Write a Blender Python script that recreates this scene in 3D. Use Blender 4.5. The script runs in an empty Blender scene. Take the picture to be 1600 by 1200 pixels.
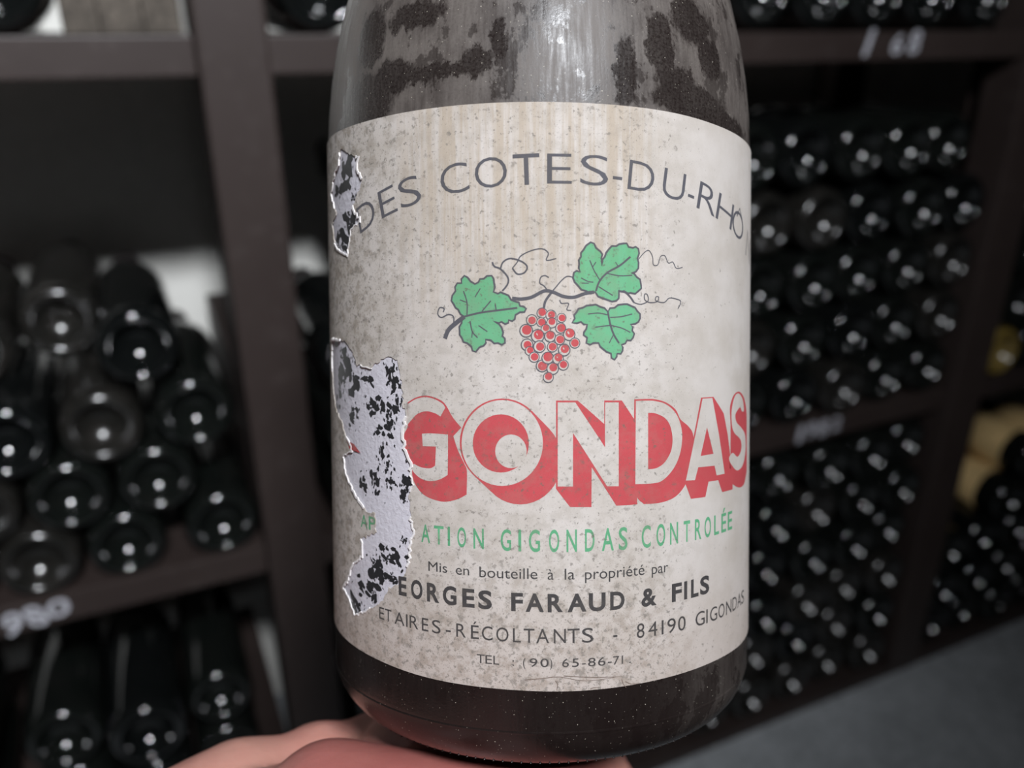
import bpy, bmesh, math, random
from mathutils import Vector, Matrix
random.seed(7)
S = bpy.context.scene
COL = S.collection

# ---------------------------------------------------------------- camera
CAM_H = 1.065                       # metres above the cellar floor
cam_d = bpy.data.cameras.new('camera')
cam_d.sensor_width = 36.0
cam_d.lens = 1294.0 / 1600.0 * 36.0
cam_d.clip_start = 0.01
cam_d.dof.use_dof = True
cam_d.dof.focus_distance = 0.129
cam_d.dof.aperture_fstop = 13.2
cam = bpy.data.objects.new('camera', cam_d)
COL.objects.link(cam)
cam.location = (0, 0, CAM_H)
cam.rotation_euler = (math.radians(90 - 23.5), 0, 0)
S.camera = cam

# ---------------------------------------------------------------- rack frame
ANG = math.radians(24.8)            # the rack runs away to the right
RU = Vector((math.cos(ANG), math.sin(ANG), 0))
RN = Vector((-math.sin(ANG), math.cos(ANG), 0))
RD = 0.77                           # distance of the rack front


def RP(s, n, h):
    """s along the rack, n behind its front plane, h relative to the camera height"""
    v = RU * s + RN * (RD + n)
    return Vector((v.x, v.y, CAM_H + h))


# ---------------------------------------------------------------- world, lamps, exposure
w = bpy.data.worlds.new('world')
S.world = w
w.use_nodes = True
w.node_tree.nodes['Background'].inputs[0].default_value = (0.55, 0.6, 0.7, 1)
w.node_tree.nodes['Background'].inputs[1].default_value = 0.05


def disk_lamp(name, loc, size, power, color, aim):
    d = bpy.data.lights.new(name, 'AREA')
    d.shape = 'DISK'
    d.size = size
    d.energy = power
    d.color = color
    o = bpy.data.objects.new(name, d)
    COL.objects.link(o)
    o.location = loc
    o.rotation_euler = (Vector(aim) - Vector(loc)).to_track_quat('-Z', 'Y').to_euler()
    return o


LP = RP(-0.02, -1.46, 0.95)
key = disk_lamp('high_window_light', LP, 0.24, 38.0, (0.92, 0.95, 1.0), RP(-0.40, 0.0, 0.55))
key.data.spread = math.radians(125)
vs = S.view_settings
S.display_settings.display_device = 'sRGB'
vs.view_transform = 'Standard'
vs.look = 'None'
vs.exposure = 0.0
vs.gamma = 1.0
vs.use_curve_mapping = False

DATA = {
'green': [('A',-33.7,-31.58,37.14,39.2),('P',-31.2,-29.31,37.05,39.24),('A',-19.17,-17.52,36.65,39.38),('T',-16.79,-15.08,36.58,39.4),('I',-14.39,-13.97,36.53,39.41),('O',-12.76,-11.3,36.47,39.43),('N',-10.13,-8.46,36.4,39.44),('G',-5.84,-4.24,36.31,39.45),('I',-3.15,-2.71,36.27,39.46),('G',-1.57,0.12,36.23,39.46),('O',1.45,3.02,36.18,39.46),('N',4.11,5.7,36.14,39.45),('D',6.93,8.43,36.11,39.44),('A',9.56,11.49,36.07,39.43),('S',12.27,13.74,36.05,39.41),('C',16.16,17.79,36.03,39.38),('O',18.83,20.51,36.02,39.35),('N',21.45,23.09,36.01,39.33),('T',24.29,25.71,36.01,39.29),('R',26.83,28.4,36.01,39.26),('O',29.23,30.97,36.02,39.22),('L',31.9,33.37,36.03,39.18),('É',34.15,35.83,36.05,39.14),('E',36.43,38.18,36.06,39.1)],
'mis': [('Mis',-17.89,-14.53,32.21,33.7),('en',-13.06,-10.86,32.14,33.68),('bouteille',-9.21,-0.29,32.02,33.64),('à',1.24,2.16,31.93,33.59),('la',3.82,5.35,31.89,33.56),('propriété',6.92,16.67,31.8,33.47),('par',17.99,21.08,31.71,33.36)],
'georges': [('E',-23.89,-22.19,27.59,30.41),('O',-21.3,-19.03,27.51,30.29),('R',-18.21,-15.97,27.44,30.17),('G',-15.34,-12.98,27.37,30.06),('E',-12.02,-10.01,27.3,29.95),('S',-9.43,-7.26,27.24,29.87),('F',-4.3,-2.5,27.15,29.75),('A',-2.11,0.65,27.11,29.69),('R',1.22,3.53,27.06,29.63),('A',4.22,7.15,27.01,29.58),('U',7.5,10.15,26.97,29.55),('D',10.88,13.26,26.94,29.52),('&',16.13,18.89,26.89,29.51),('F',21.85,23.92,26.86,29.52),('I',24.42,25.09,26.86,29.53),('L',25.96,27.77,26.85,29.55),('S',28.15,30.56,26.85,29.58)],
'etaires': [('E',-28.63,-27.34,22.66,24.64),('T',-27.16,-25.6,22.64,24.63),('A',-24.94,-22.72,22.59,24.6),('I',-22.42,-22.06,22.56,24.59),('R',-21.67,-19.93,22.54,24.58),('E',-19.24,-18.01,22.5,24.56),('S',-17.34,-15.78,22.47,24.54),('-',-14.89,-14.01,22.43,24.52),('R',-13.08,-11.47,22.4,24.5),('É',-10.64,-9.36,22.36,24.48),('C',-8.9,-7.19,22.33,24.47),('O',-6.63,-4.73,22.29,24.44),('L',-4.07,-2.86,22.26,24.42),('T',-2.42,-0.78,22.23,24.41),('A',-0.53,1.43,22.2,24.39),('N',2.12,3.97,22.16,24.36),('T',4.21,6.07,22.13,24.34),('S',6.43,8.21,22.1,24.32),('-',11.37,12.04,22.04,24.28),('8',15.33,16.67,21.98,24.24),('4',17.36,19.04,21.95,24.21),('1',19.77,20.27,21.92,24.19),('9',20.95,22.65,21.9,24.18),('0',23.13,24.77,21.87,24.15),('G',27.06,29.36,21.82,24.11),('I',29.76,30.18,21.79,24.09),('G',30.81,32.93,21.77,24.07),('O',33.32,35.38,21.74,24.04),('N',35.93,38.04,21.71,24.01),('D',38.5,40.53,21.68,23.99),('A',40.84,42.98,21.65,23.96),('S',43.17,45.09,21.63,23.93)],
'tel': [('T',-9.74,-8.47,18.7,20.04),('E',-8.36,-7.33,18.68,20.01),('L',-7.11,-6.21,18.66,19.98),(':',-4.2,-3.87,18.61,19.92),('(',-2.55,-2.15,18.58,19.88),('9',-1.56,-0.36,18.56,19.85),('0',0.08,1.35,18.53,19.82),(')',1.53,1.88,18.51,19.8),('6',3.38,4.42,18.47,19.76),('5',4.89,5.95,18.44,19.73),('-',6.42,7.01,18.42,19.71),('8',7.36,8.56,18.4,19.69),('6',8.92,10.13,18.37,19.66),('-',10.5,11.12,18.35,19.64),('7',11.36,12.37,18.33,19.62),('1',12.62,13.13,18.31,19.61),('.',13.97,14.34,18.29,19.59)],
'arch': [('D',-30.89,88.68,4.83,0.309),('E',-25.39,90.24,3.7,0.244),('S',-20.76,91.27,4.14,0.195),('C',-12.75,92.52,4.62,0.119),('O',-6.98,93.07,4.93,0.071),('T',-1.64,93.34,3.95,0.029),('E',3.26,93.39,3.67,-0.007),('S',8.54,93.25,4.32,-0.045),('-',12.19,93.04,1.49,-0.072),('D',16.16,92.69,4.46,-0.102),('U',22.18,91.93,4.39,-0.151),('-',25.87,91.3,1.39,-0.184),('R',29.75,90.51,4.76,-0.22),('H',35.14,89.15,5.52,-0.275),('O',40.35,87.51,5.47,-0.334)],
'red': [[(-21.56,58.47),(-19.96,59.27),(-18.14,59.64),(-16.39,59.35),(-14.72,58.52),(-13.38,56.46),(-11.93,54.85),(-13.27,53.51),(-12.57,51.45),(-11.46,49.27),(-11.07,48.18),(-11.16,44.62),(-12.7,43.8),(-14.89,43.29),(-17.16,43.58),(-18.94,44.32),(-20.31,45.78),(-20.77,47.01),(-20.9,48.52),(-22.02,50.22),(-22.31,52.49),(-22.3,53.51),(-21.62,54.56),(-21.54,55.82)],[(-12.21,52.54),(-12.12,53.6),(-11.85,54.64),(-11.43,55.63),(-10.85,56.54),(-10.15,57.36),(-9.34,58.05),(-8.44,58.61),(-7.47,59.02),(-6.47,59.27),(-5.45,59.36),(-4.44,59.28),(-3.46,59.04),(-2.54,58.64),(-1.69,58.1),(-0.93,57.42),(1.62,54.76),(2.25,53.96),(2.76,53.07),(3.13,52.1),(3.35,51.08),(3.42,50.04),(3.34,48.99),(3.11,47.98),(2.73,47.01),(2.22,46.13),(1.58,45.33),(0.84,44.66),(0.01,44.11),(-0.9,43.71),(-1.85,43.45),(-2.82,43.36),(-3.8,43.43),(-4.76,43.66),(-5.68,44.04),(-6.53,44.57),(-7.29,45.23),(-10.23,47.82),(-10.92,48.6),(-11.48,49.49),(-11.89,50.46),(-12.14,51.48)],[(2.62,59.03),(5.88,58.99),(9.97,55.37),(9.98,58.93),(12.82,58.87),(14.88,55.95),(14.96,45.62),(15.38,44.36),(15.38,42.83),(11.89,42.85),(8.0,48.87),(7.94,42.84),(4.66,42.94),(2.56,45.72)],[(14.88,59.01),(16.77,59.01),(18.5,58.91),(20.62,58.34),(22.53,57.14),(23.54,55.58),(25.28,54.35),(26.39,52.75),(26.4,48.78),(24.78,45.35),(22.57,43.47),(19.72,42.78),(16.55,42.79),(14.88,45.75)],[(28.21,58.8),(31.51,58.79),(34.79,55.85),(36.27,52.13),(37.37,48.25),(38.28,45.42),(38.31,42.74),(34.37,42.82),(33.06,44.98),(30.25,45.04),(29.41,42.65),(25.87,42.75),(24.47,45.63),(25.3,48.87),(26.39,52.37)],[(40.89,59.24),(43.05,58.64),(44.8,57.57),(46.59,55.19),(46.9,51.16),(47.13,44.82),(44.92,42.85),(42.37,42.52),(40.17,42.92),(38.3,43.65),(37.41,45.53),(36.31,48.23),(37.37,48.79),(37.31,53.94),(37.02,56.38),(37.52,57.7),(38.8,58.85)],[(-38.7,51.28),(-35.75,50.86),(-33.39,49.53),(-35.2,49.69),(-37.49,49.88)]],
'creases': [[(-2.3,16.49),(0.48,16.77),(3.02,16.97),(7.0,16.17),(11.86,16.38)],[(3.6,17.12),(8.19,16.65),(12.87,16.33)],[(2.33,16.4),(2.67,15.81),(2.51,14.92)],[(7.71,14.87),(8.31,15.06),(9.15,14.99)],[(12.77,15.92),(13.0,15.17),(13.51,14.51)],[(13.38,15.48),(14.41,14.94),(16.0,14.88)]],
'face': [[[(-21.5,58.22),(-19.97,59.02),(-18.14,59.39),(-16.4,59.1),(-15.05,58.44),(-14.59,57.83),(-15.44,56.46),(-16.42,56.95),(-18.02,57.2),(-19.69,56.7),(-20.9,55.65),(-21.52,55.07)]],[[(-18.81,53.67),(-17.04,53.8),(-14.17,53.71),(-14.2,50.64),(-14.29,47.47),(-15.69,46.7),(-17.42,46.34),(-19.21,46.67),(-20.6,47.65),(-20.9,48.52),(-20.42,48.86),(-19.03,48.39),(-17.39,48.34),(-16.46,48.8),(-16.28,51.79),(-18.69,51.73)]],[[(0.62,52.67),(0.56,51.82),(0.41,50.99),(0.15,50.19),(-0.21,49.43),(-0.65,48.73),(-1.18,48.09),(-1.79,47.53),(-2.45,47.05),(-3.17,46.67),(-3.94,46.38),(-4.73,46.21),(-5.54,46.13),(-6.35,46.17),(-7.16,46.31),(-7.94,46.57),(-8.68,46.92),(-9.38,47.37),(-10.01,47.92),(-10.57,48.54),(-11.04,49.24),(-11.42,50.0),(-11.69,50.8),(-11.85,51.64),(-11.9,52.5),(-11.83,53.36),(-11.66,54.21),(-11.37,55.03),(-10.98,55.8),(-10.5,56.52),(-9.93,57.17),(-9.29,57.74),(-8.59,58.23),(-7.85,58.61),(-7.06,58.89),(-6.26,59.06),(-5.45,59.12),(-4.65,59.07),(-3.86,58.9),(-3.1,58.63),(-2.39,58.26),(-1.73,57.79),(-1.14,57.23),(-0.62,56.6),(-0.18,55.9),(0.17,55.14),(0.42,54.34),(0.57,53.51)],[(-1.47,52.6),(-1.53,51.91),(-1.68,51.24),(-1.94,50.6),(-2.29,50.01),(-2.72,49.48),(-3.23,49.03),(-3.8,48.66),(-4.42,48.39),(-5.07,48.21),(-5.75,48.15),(-6.42,48.19),(-7.08,48.33),(-7.71,48.58),(-8.3,48.93),(-8.82,49.37),(-9.27,49.89),(-9.63,50.47),(-9.9,51.11),(-10.05,51.78),(-10.1,52.48),(-10.04,53.17),(-9.87,53.86),(-9.6,54.5),(-9.23,55.1),(-8.77,55.64),(-8.24,56.1),(-7.65,56.47),(-7.02,56.74),(-6.36,56.91),(-5.69,56.97),(-5.02,56.92),(-4.37,56.76),(-3.75,56.5),(-3.19,56.14),(-2.69,55.7),(-2.26,55.18),(-1.92,54.59),(-1.67,53.95),(-1.52,53.28)]],[[(-1.81,51.41),(-1.86,50.92),(-2.0,50.44),(-2.22,50.0),(-2.52,49.61),(-2.88,49.3),(-3.29,49.06),(-3.74,48.91),(-4.2,48.85),(-4.67,48.89),(-5.11,49.03),(-5.53,49.26),(-5.89,49.57),(-6.19,49.95),(-6.41,50.39),(-6.54,50.87),(-6.59,51.36),(-6.54,51.86),(-6.4,52.34),(-6.17,52.78),(-5.87,53.17),(-5.5,53.49),(-5.08,53.73),(-4.63,53.88),(-4.17,53.94),(-3.7,53.89),(-3.26,53.75),(-2.85,53.52),(-2.5,53.2),(-2.2,52.82),(-1.99,52.38),(-1.86,51.91)]],[[(2.86,58.74),(5.51,58.71),(10.09,51.84),(10.1,58.63),(12.29,58.59),(12.28,45.82),(10.39,45.91),(5.14,54.14),(5.11,46.04),(2.81,46.08)]],[[(15.15,58.73),(16.77,58.74),(18.5,58.63),(20.62,58.04),(22.53,56.59),(23.61,54.57),(23.89,52.53),(23.39,50.04),(22.07,47.86),(20.02,46.26),(18.22,45.9),(15.05,45.99)],[(17.28,56.85),(18.5,56.75),(20.31,55.99),(21.41,54.69),(21.9,52.65),(21.58,50.66),(20.33,48.99),(18.81,48.22),(17.29,48.15)]],[[(28.57,58.61),(31.19,58.62),(33.25,52.38),(35.17,45.8),(32.55,45.83),(31.92,47.49),(27.56,47.65),(26.79,45.66),(24.71,45.79)],[(29.76,53.94),(31.57,49.49),(28.14,49.41)]],[[(-13.14,53.44),(-12.39,54.03),(-12.47,51.33),(-12.88,52.42)]],[[(-10.94,48.02),(-8.28,45.47),(-11.05,44.87)]]],
'sface': [(44.23,55.78),(43.39,57.65),(41.07,58.88),(39.02,58.49),(37.73,56.34),(37.83,53.9),(38.89,52.32),(42.21,50.77),(42.54,49.07),(40.49,48.04),(38.23,48.97),(36.74,48.18),(38.06,46.81),(40.53,45.69),(43.86,46.39),(45.72,48.72),(45.22,51.32),(42.66,52.82),(40.0,54.0),(39.36,55.42),(41.64,56.5),(42.8,55.73)],
'leaves': [[(-11.27,71.72),(-12.27,72.8),(-12.99,73.62),(-13.21,74.96),(-12.68,75.61),(-12.76,76.22),(-12.38,76.79),(-11.66,76.77),(-11.22,77.87),(-10.24,76.99),(-9.54,76.58),(-8.98,76.83),(-8.15,77.33),(-6.93,77.75),(-6.58,76.64),(-6.67,75.33),(-6.0,75.05),(-5.06,75.04),(-4.4,74.76),(-4.01,74.1),(-3.34,73.83),(-2.69,73.17),(-1.77,72.77),(-2.69,72.25),(-3.36,71.87),(-3.49,71.21),(-4.42,71.09),(-4.43,70.7),(-5.49,70.84),(-6.7,70.98),(-5.5,70.05),(-5.24,69.26),(-5.37,68.73),(-4.98,67.67),(-6.05,67.68),(-7.13,68.09),(-7.95,68.22),(-8.23,67.3),(-8.93,67.04),(-9.49,66.38),(-10.18,67.18),(-10.88,67.72),(-11.73,68.53),(-12.07,69.6),(-11.71,70.79)],[(8.58,75.23),(7.22,75.35),(5.88,76.26),(5.22,77.3),(5.35,78.09),(6.29,78.22),(6.16,79.4),(6.43,80.44),(6.83,81.49),(7.91,82.6),(8.72,81.78),(9.41,81.26),(9.54,80.22),(9.68,79.17),(10.1,80.49),(10.79,81.69),(11.92,82.11),(13.07,82.53),(13.94,82.03),(14.67,81.93),(15.57,81.82),(15.42,80.36),(15.57,78.9),(14.38,78.08),(15.27,77.57),(16.03,76.39),(15.57,75.44),(14.23,75.15),(12.34,75.52),(12.34,74.73),(11.91,73.93),(11.21,73.8),(10.5,74.05),(9.67,74.31)],[(10.56,72.29),(9.39,72.99),(8.03,73.25),(6.68,72.86),(5.74,72.2),(5.47,71.28),(5.07,70.63),(6.4,70.76),(7.34,70.36),(7.21,69.7),(6.8,68.78),(7.34,68.39),(7.2,67.6),(8.29,67.59),(9.11,67.59),(9.66,66.79),(10.35,66.26),(11.06,65.99),(11.62,65.05),(12.05,65.98),(12.91,66.37),(12.77,67.31),(13.64,67.97),(14.67,68.37),(14.53,69.43),(14.23,70.37),(15.58,70.77),(15.88,71.31),(15.42,72.37),(14.38,73.16),(13.06,73.42),(11.63,72.87)]],
'strokes': [(0.502,[(-14.53,68.42),(-14.07,69.49),(-13.32,70.28),(-11.27,71.72)]),(0.352,[(-3.87,74.36),(-2.55,74.21),(-0.97,74.46),(0.87,75.36),(2.18,75.22),(3.75,74.56),(5.34,74.43),(6.95,74.96),(8.44,75.22)]),(0.251,[(0.86,72.88),(1.12,73.92),(2.05,75.22)]),(0.111,[(2.05,75.22),(2.71,76.0),(3.5,76.91),(4.29,77.51),(5.09,77.43)]),(0.176,[(-5.33,75.43),(-4.52,76.47),(-4.51,77.51),(-5.57,78.71),(-6.51,79.13),(-6.83,79.79)]),(0.161,[(-5.57,78.84),(-5.17,79.75),(-4.1,80.25),(-2.52,79.83),(-1.6,79.03),(-2.0,78.13),(-3.06,77.93),(-3.79,78.81)]),(0.111,[(-3.79,78.81),(-3.05,79.71),(-2.51,80.61),(-0.94,81.37),(0.63,81.61),(1.55,80.96),(1.28,79.92),(2.72,80.17)]),(0.111,[(1.39,75.49),(0.87,76.14),(0.3,76.54),(0.41,77.37),(1.01,77.65),(1.61,77.36)]),(0.1,[(3.23,74.04),(3.49,73.52),(4.54,73.51),(4.28,72.6),(4.94,72.47)]),(0.126,[(-13.02,70.68),(-13.07,71.75),(-13.89,72.09),(-15.1,71.66),(-15.71,72.21),(-15.39,73.14),(-14.63,72.99),(-14.79,72.45)]),(0.08,[(15.57,80.23),(16.64,81.33),(17.42,81.63),(18.05,80.72),(18.21,79.52),(19.02,79.55),(19.51,80.78),(20.34,80.95),(21.02,79.9),(21.89,80.07),(22.6,79.15),(23.88,79.35)]),(0.201,[(12.2,75.39),(13.35,75.22),(14.23,74.49),(14.82,73.7)]),(0.1,[(14.82,73.7),(16.03,73.45),(17.27,74.0),(17.11,74.94),(16.64,74.93),(16.71,74.13),(17.58,73.74),(18.86,73.9),(19.19,74.58),(18.7,74.62),(18.7,74.03),(20.18,73.79),(21.21,74.49),(22.61,74.38),(23.53,74.0),(22.98,72.89)]),(0.201,[(-11.27,71.72),(-8.74,72.26),(-5.48,72.63),(-3.09,72.91)]),(0.126,[(-10.85,71.97),(-10.83,73.83),(-11.38,75.57)]),(0.1,[(-10.83,73.83),(-11.97,74.26)]),(0.126,[(-8.47,72.46),(-7.09,74.02)]),(0.126,[(-6.29,72.56),(-6.42,73.48)]),(0.1,[(-9.56,74.6),(-8.71,75.9)]),(0.126,[(-10.37,71.04),(-10.02,69.44),(-9.19,68.5)]),(0.1,[(-10.02,69.44),(-10.11,68.51)]),(0.111,[(-9.04,70.35),(-7.67,69.41)]),(0.201,[(8.71,75.36),(9.26,76.81),(10.51,78.13),(12.49,79.22),(14.23,80.59)]),(0.111,[(9.26,77.07),(8.45,78.37),(7.77,79.93)]),(0.1,[(8.17,78.89),(8.72,79.68)]),(0.111,[(10.51,78.0),(12.49,77.69),(14.53,77.81)]),(0.111,[(9.12,76.02),(10.23,75.37),(11.35,74.72)]),(0.1,[(6.42,77.31),(7.49,76.79),(8.31,76.67)]),(0.1,[(6.55,76.52),(7.63,76.53)]),(0.09,[(12.2,79.09),(11.78,79.74)]),(0.201,[(10.56,72.29),(10.92,70.49),(11.48,68.9),(12.34,67.57)]),(0.111,[(10.5,71.81),(9.12,72.07),(7.48,71.94)]),(0.111,[(10.92,71.42),(12.77,71.56),(14.53,71.97)]),(0.111,[(11.06,70.23),(12.77,69.83),(14.23,69.17)]),(0.111,[(10.92,70.23),(9.67,70.1),(8.56,69.96)]),(0.1,[(11.48,68.9),(10.78,67.58)])],
'grapes': [(0.59,72.09,0.74),(1.9,71.77,0.74),(3.48,71.37,0.66),(-0.94,71.06,0.79),(0.45,70.73,0.66),(2.03,70.64,0.74),(-1.79,69.49,0.93),(3.34,69.85,0.74),(1.1,69.73,0.66),(-0.08,68.69,0.93),(1.76,68.6,0.79),(4.61,68.87,0.85),(3.2,68.15,0.74),(-1.67,67.39,0.85),(5.46,67.61,0.74),(-1.28,66.47,0.66),(0.17,67.11,0.85),(2.09,67.05,0.74),(3.86,66.57,0.85),(-0.62,65.54,0.74),(0.55,64.22,0.85),(2.13,63.81,0.85),(1.4,65.4,0.85),(2.93,65.26,0.79),(3.72,64.33,0.74),(1.47,62.5,0.74)],
'ltop': [(-43.41,104.37),(-31.75,103.69),(-17.47,103.44),(-3.14,103.21),(9.42,103.03),(21.39,102.96),(32.53,102.53),(47.32,102.29)],
'lbot': [(-40.8,15.99),(-33.67,15.78),(-27.86,15.64),(-22.55,15.25),(-16.92,15.04),(-11.91,14.99),(-5.01,14.89),(1.15,14.8),(2.32,14.65),(10.86,14.72),(18.5,14.86),(28.2,14.97),(34.97,14.99),(43.24,14.62)],
'tearA': [(-39.59,101.14),(-36.59,99.84),(-32.73,98.44),(-33.4,96.73),(-31.8,94.66),(-33.07,92.57),(-35.01,90.54),(-32.4,87.91),(-35.73,87.15),(-36.22,85.11),(-37.19,82.76),(-41.09,83.97),(-44.23,86.02),(-45.9,89.19),(-42.4,90.65),(-46.03,94.16),(-43.95,96.73),(-40.41,98.46)],
'tearB': [(-47.26,68.73),(-38.76,68.35),(-36.15,66.7),(-34.2,64.29),(-30.51,63.8),(-27.93,64.87),(-25.6,65.52),(-23.47,65.14),(-22.98,63.37),(-22.68,60.85),(-22.56,58.32),(-21.99,56.31),(-22.42,54.01),(-22.58,52.73),(-22.01,50.73),(-21.06,49.14),(-21.02,46.99),(-20.41,45.26),(-21.45,44.16),(-21.31,40.6),(-20.57,38.13),(-21.32,35.49),(-21.62,32.89),(-23.56,29.3),(-26.2,28.15),(-27.29,26.28),(-29.18,24.71),(-33.49,22.51),(-36.08,21.25),(-38.71,23.47),(-41.6,24.9),(-38.91,26.71),(-36.34,30.53),(-33.23,32.13),(-33.63,34.75),(-33.15,35.32),(-29.35,36.73),(-29.5,39.89),(-32.02,40.08),(-34.58,41.61),(-37.57,43.95),(-39.3,45.39),(-40.38,48.33),(-36.09,49.6),(-37.99,51.07),(-39.42,52.05),(-40.97,54.16),(-45.12,56.42),(-47.19,60.06),(-48.15,64.39)],
'blobs': [(-25.56,57.19,1.62,1.54),(-25.78,55.38,0.92,1.03),(-21.92,45.65,1.23,1.79),(-22.45,43.3,0.66,1.28),(-25.59,45.32,1.27,0.91),(-29.16,45.48,1.25,2.11),(-30.2,57.77,2.13,1.32),(-35.33,54.83,2.45,1.36),(-26.95,53.76,1.52,1.04),(-27.83,49.8,0.72,1.57),(-25.91,48.14,0.74,1.04),(-32.92,43.99,1.48,1.62),(-24.92,62.33,0.89,2.05),(-23.58,58.28,0.62,1.53),(-39.81,61.46,3.18,2.5),(-34.01,61.62,2.99,1.07),(-42.65,58.27,1.44,1.7),(-40.43,65.88,3.63,1.66),(-37.52,63.98,1.59,2.19),(-25.27,63.09,0.72,2.05),(-24.05,61.33,0.87,1.27),(-32.89,27.31,3.79,1.72),(-29.45,30.17,1.88,1.93),(-29.02,31.93,1.67,0.96),(-25.83,29.86,2.28,0.95),(-26.79,33.96,2.03,1.18),(-36.02,23.13,2.32,1.76),(-25.44,32.99,2.56,0.94),(-29.94,25.75,0.79,1.45),(-22.53,36.42,0.6,0.35),(-37.24,97.4,2.33,2.79),(-39.89,94.09,4.16,1.89),(-35.88,88.8,1.97,1.86),(-40.25,86.03,4.78,2.38),(-34.28,92.28,1.11,0.92),(-38.13,84.64,2.55,1.62),(-42.23,84.54,2.61,1.38)],
}
BASEXYZ = [0.005613858411710482, 0.12901579580525543, -0.12124577795591221]

# ---------------------------------------------------------------- material helpers
class NT:
    def __init__(self, name):
        self.m = bpy.data.materials.new(name)
        self.m.use_nodes = True
        self.t = self.m.node_tree
        self.b = self.t.nodes['Principled BSDF']

    def n(self, typ, **kw):
        x = self.t.nodes.new(typ)
        for k, v in kw.items():
            setattr(x, k, v)
        return x

    def put(self, sock, v):
        if isinstance(v, bpy.types.NodeSocket):
            self.t.links.new(v, sock)
        else:
            if sock.type == 'RGBA' and len(v) == 3:
                v = tuple(v) + (1,)
            sock.default_value = v

    def math(self, op, a, b=0.0, c=None, clamp=False):
        x = self.n('ShaderNodeMath', operation=op, use_clamp=clamp)
        self.put(x.inputs[0], a)
        self.put(x.inputs[1], b)
        if c is not None:
            self.put(x.inputs[2], c)
        return x.outputs[0]

    def mix(self, f, a, b):
        x = self.n('ShaderNodeMix', data_type='RGBA')
        self.put(x.inputs[0], f)
        self.put(x.inputs[6], a)
        self.put(x.inputs[7], b)
        return x.outputs[2]

    def rng(self, v, a, b, c=0.0, d=1.0):
        x = self.n('ShaderNodeMapRange', interpolation_type='SMOOTHSTEP')
        self.put(x.inputs[0], v)
        for i, k in enumerate((a, b, c, d)):
            self.put(x.inputs[i + 1], k)
        return x.outputs[0]

    def coord(self, kind='Object', scale=(1, 1, 1), loc=(0, 0, 0)):
        c = self.n('ShaderNodeTexCoord')
        m = self.n('ShaderNodeMapping')
        m.inputs['Scale'].default_value = scale
        m.inputs['Location'].default_value = loc
        self.t.links.new(c.outputs[kind], m.inputs[0])
        return m.outputs[0]

    def noise(self, vec, scale, detail=3.0, rough=0.55, dist=0.0):
        x = self.n('ShaderNodeTexNoise')
        self.put(x.inputs['Vector'], vec)
        x.inputs['Scale'].default_value = scale
        x.inputs['Detail'].default_value = detail
        x.inputs['Roughness'].default_value = rough
        x.inputs['Distortion'].default_value = dist
        return x.outputs[0]

    def bump(self, h, strength=0.2, dist=0.001):
        x = self.n('ShaderNodeBump')
        x.inputs['Strength'].default_value = strength
        x.inputs['Distance'].default_value = dist
        self.put(x.inputs['Height'], h)
        self.put(self.b.inputs['Normal'], x.outputs[0])

    def set(self, **kw):
        names = dict(color='Base Color', rough='Roughness', spec='Specular IOR Level', ior='IOR', metal='Metallic',
                     sss='Subsurface Weight', sssr='Subsurface Radius', ssss='Subsurface Scale', coat='Coat Weight',
                     coatr='Coat Roughness')
        for k, v in kw.items():
            self.put(self.b.inputs[names[k]], v)
        return self.m


def blob_mask(nt, uvsock, blobs, soft0=0.7, soft1=1.15):
    """largest of several soft ellipses, in label millimetres"""
    cur = None
    for (u, v, a, b) in blobs:
        m = nt.n('ShaderNodeMapping')
        m.inputs['Scale'].default_value = (1 / a, 1 / b, 0)
        m.inputs['Location'].default_value = (-u / a, -v / b, 0)
        nt.put(m.inputs[0], uvsock)
        L = nt.n('ShaderNodeVectorMath', operation='LENGTH')
        nt.put(L.inputs[0], m.outputs[0])
        g = nt.rng(L.outputs['Value'], soft0, soft1, 1.0, 0.0)
        cur = g if cur is None else nt.math('MAXIMUM', cur, g)
    return cur


# ---------------------------------------------------------------- object helpers
def link(name, me, mat=None, parent=None):
    o = bpy.data.objects.new(name, me)
    COL.objects.link(o)
    if mat and not me.materials:
        me.materials.append(mat)
    if parent:
        o.parent = parent
    return o


def empty(name, loc=(0, 0, 0)):
    o = bpy.data.objects.new(name, None)
    COL.objects.link(o)
    o.location = loc
    o.empty_display_size = 0.02
    return o


def tag(o, label=None, cat=None, group=None, kind=None):
    for k, v in (('label', label), ('category', cat), ('group', group), ('kind', kind)):
        if v:
            o[k] = v
    return o


def from_bm(bm, name, smooth=True):
    me = bpy.data.meshes.new(name)
    bmesh.ops.recalc_face_normals(bm, faces=bm.faces)
    bm.to_mesh(me)
    bm.free()
    if smooth:
        for p in me.polygons:
            p.use_smooth = True
    return me


def rack_box(name, s0, s1, n0, n1, h0, h1, mat, parent, bev=0.002):
    """a board in rack coordinates with eased edges"""
    bm = bmesh.new()
    c = []
    for s in (s0, s1):
        for n in (n0, n1):
            for h in (h0, h1):
                c.append(bm.verts.new(RP(s, n, h)))
    for f in ((0, 1, 3, 2), (4, 6, 7, 5), (0, 4, 5, 1), (2, 3, 7, 6), (0, 2, 6, 4), (1, 5, 7, 3)):
        bm.faces.new([c[i] for i in f])
    if bev:
        bmesh.ops.bevel(bm, geom=list(bm.edges), offset=bev, segments=2, affect='EDGES', profile=0.6)
    return link(name, from_bm(bm, name, False), mat, parent)


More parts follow.
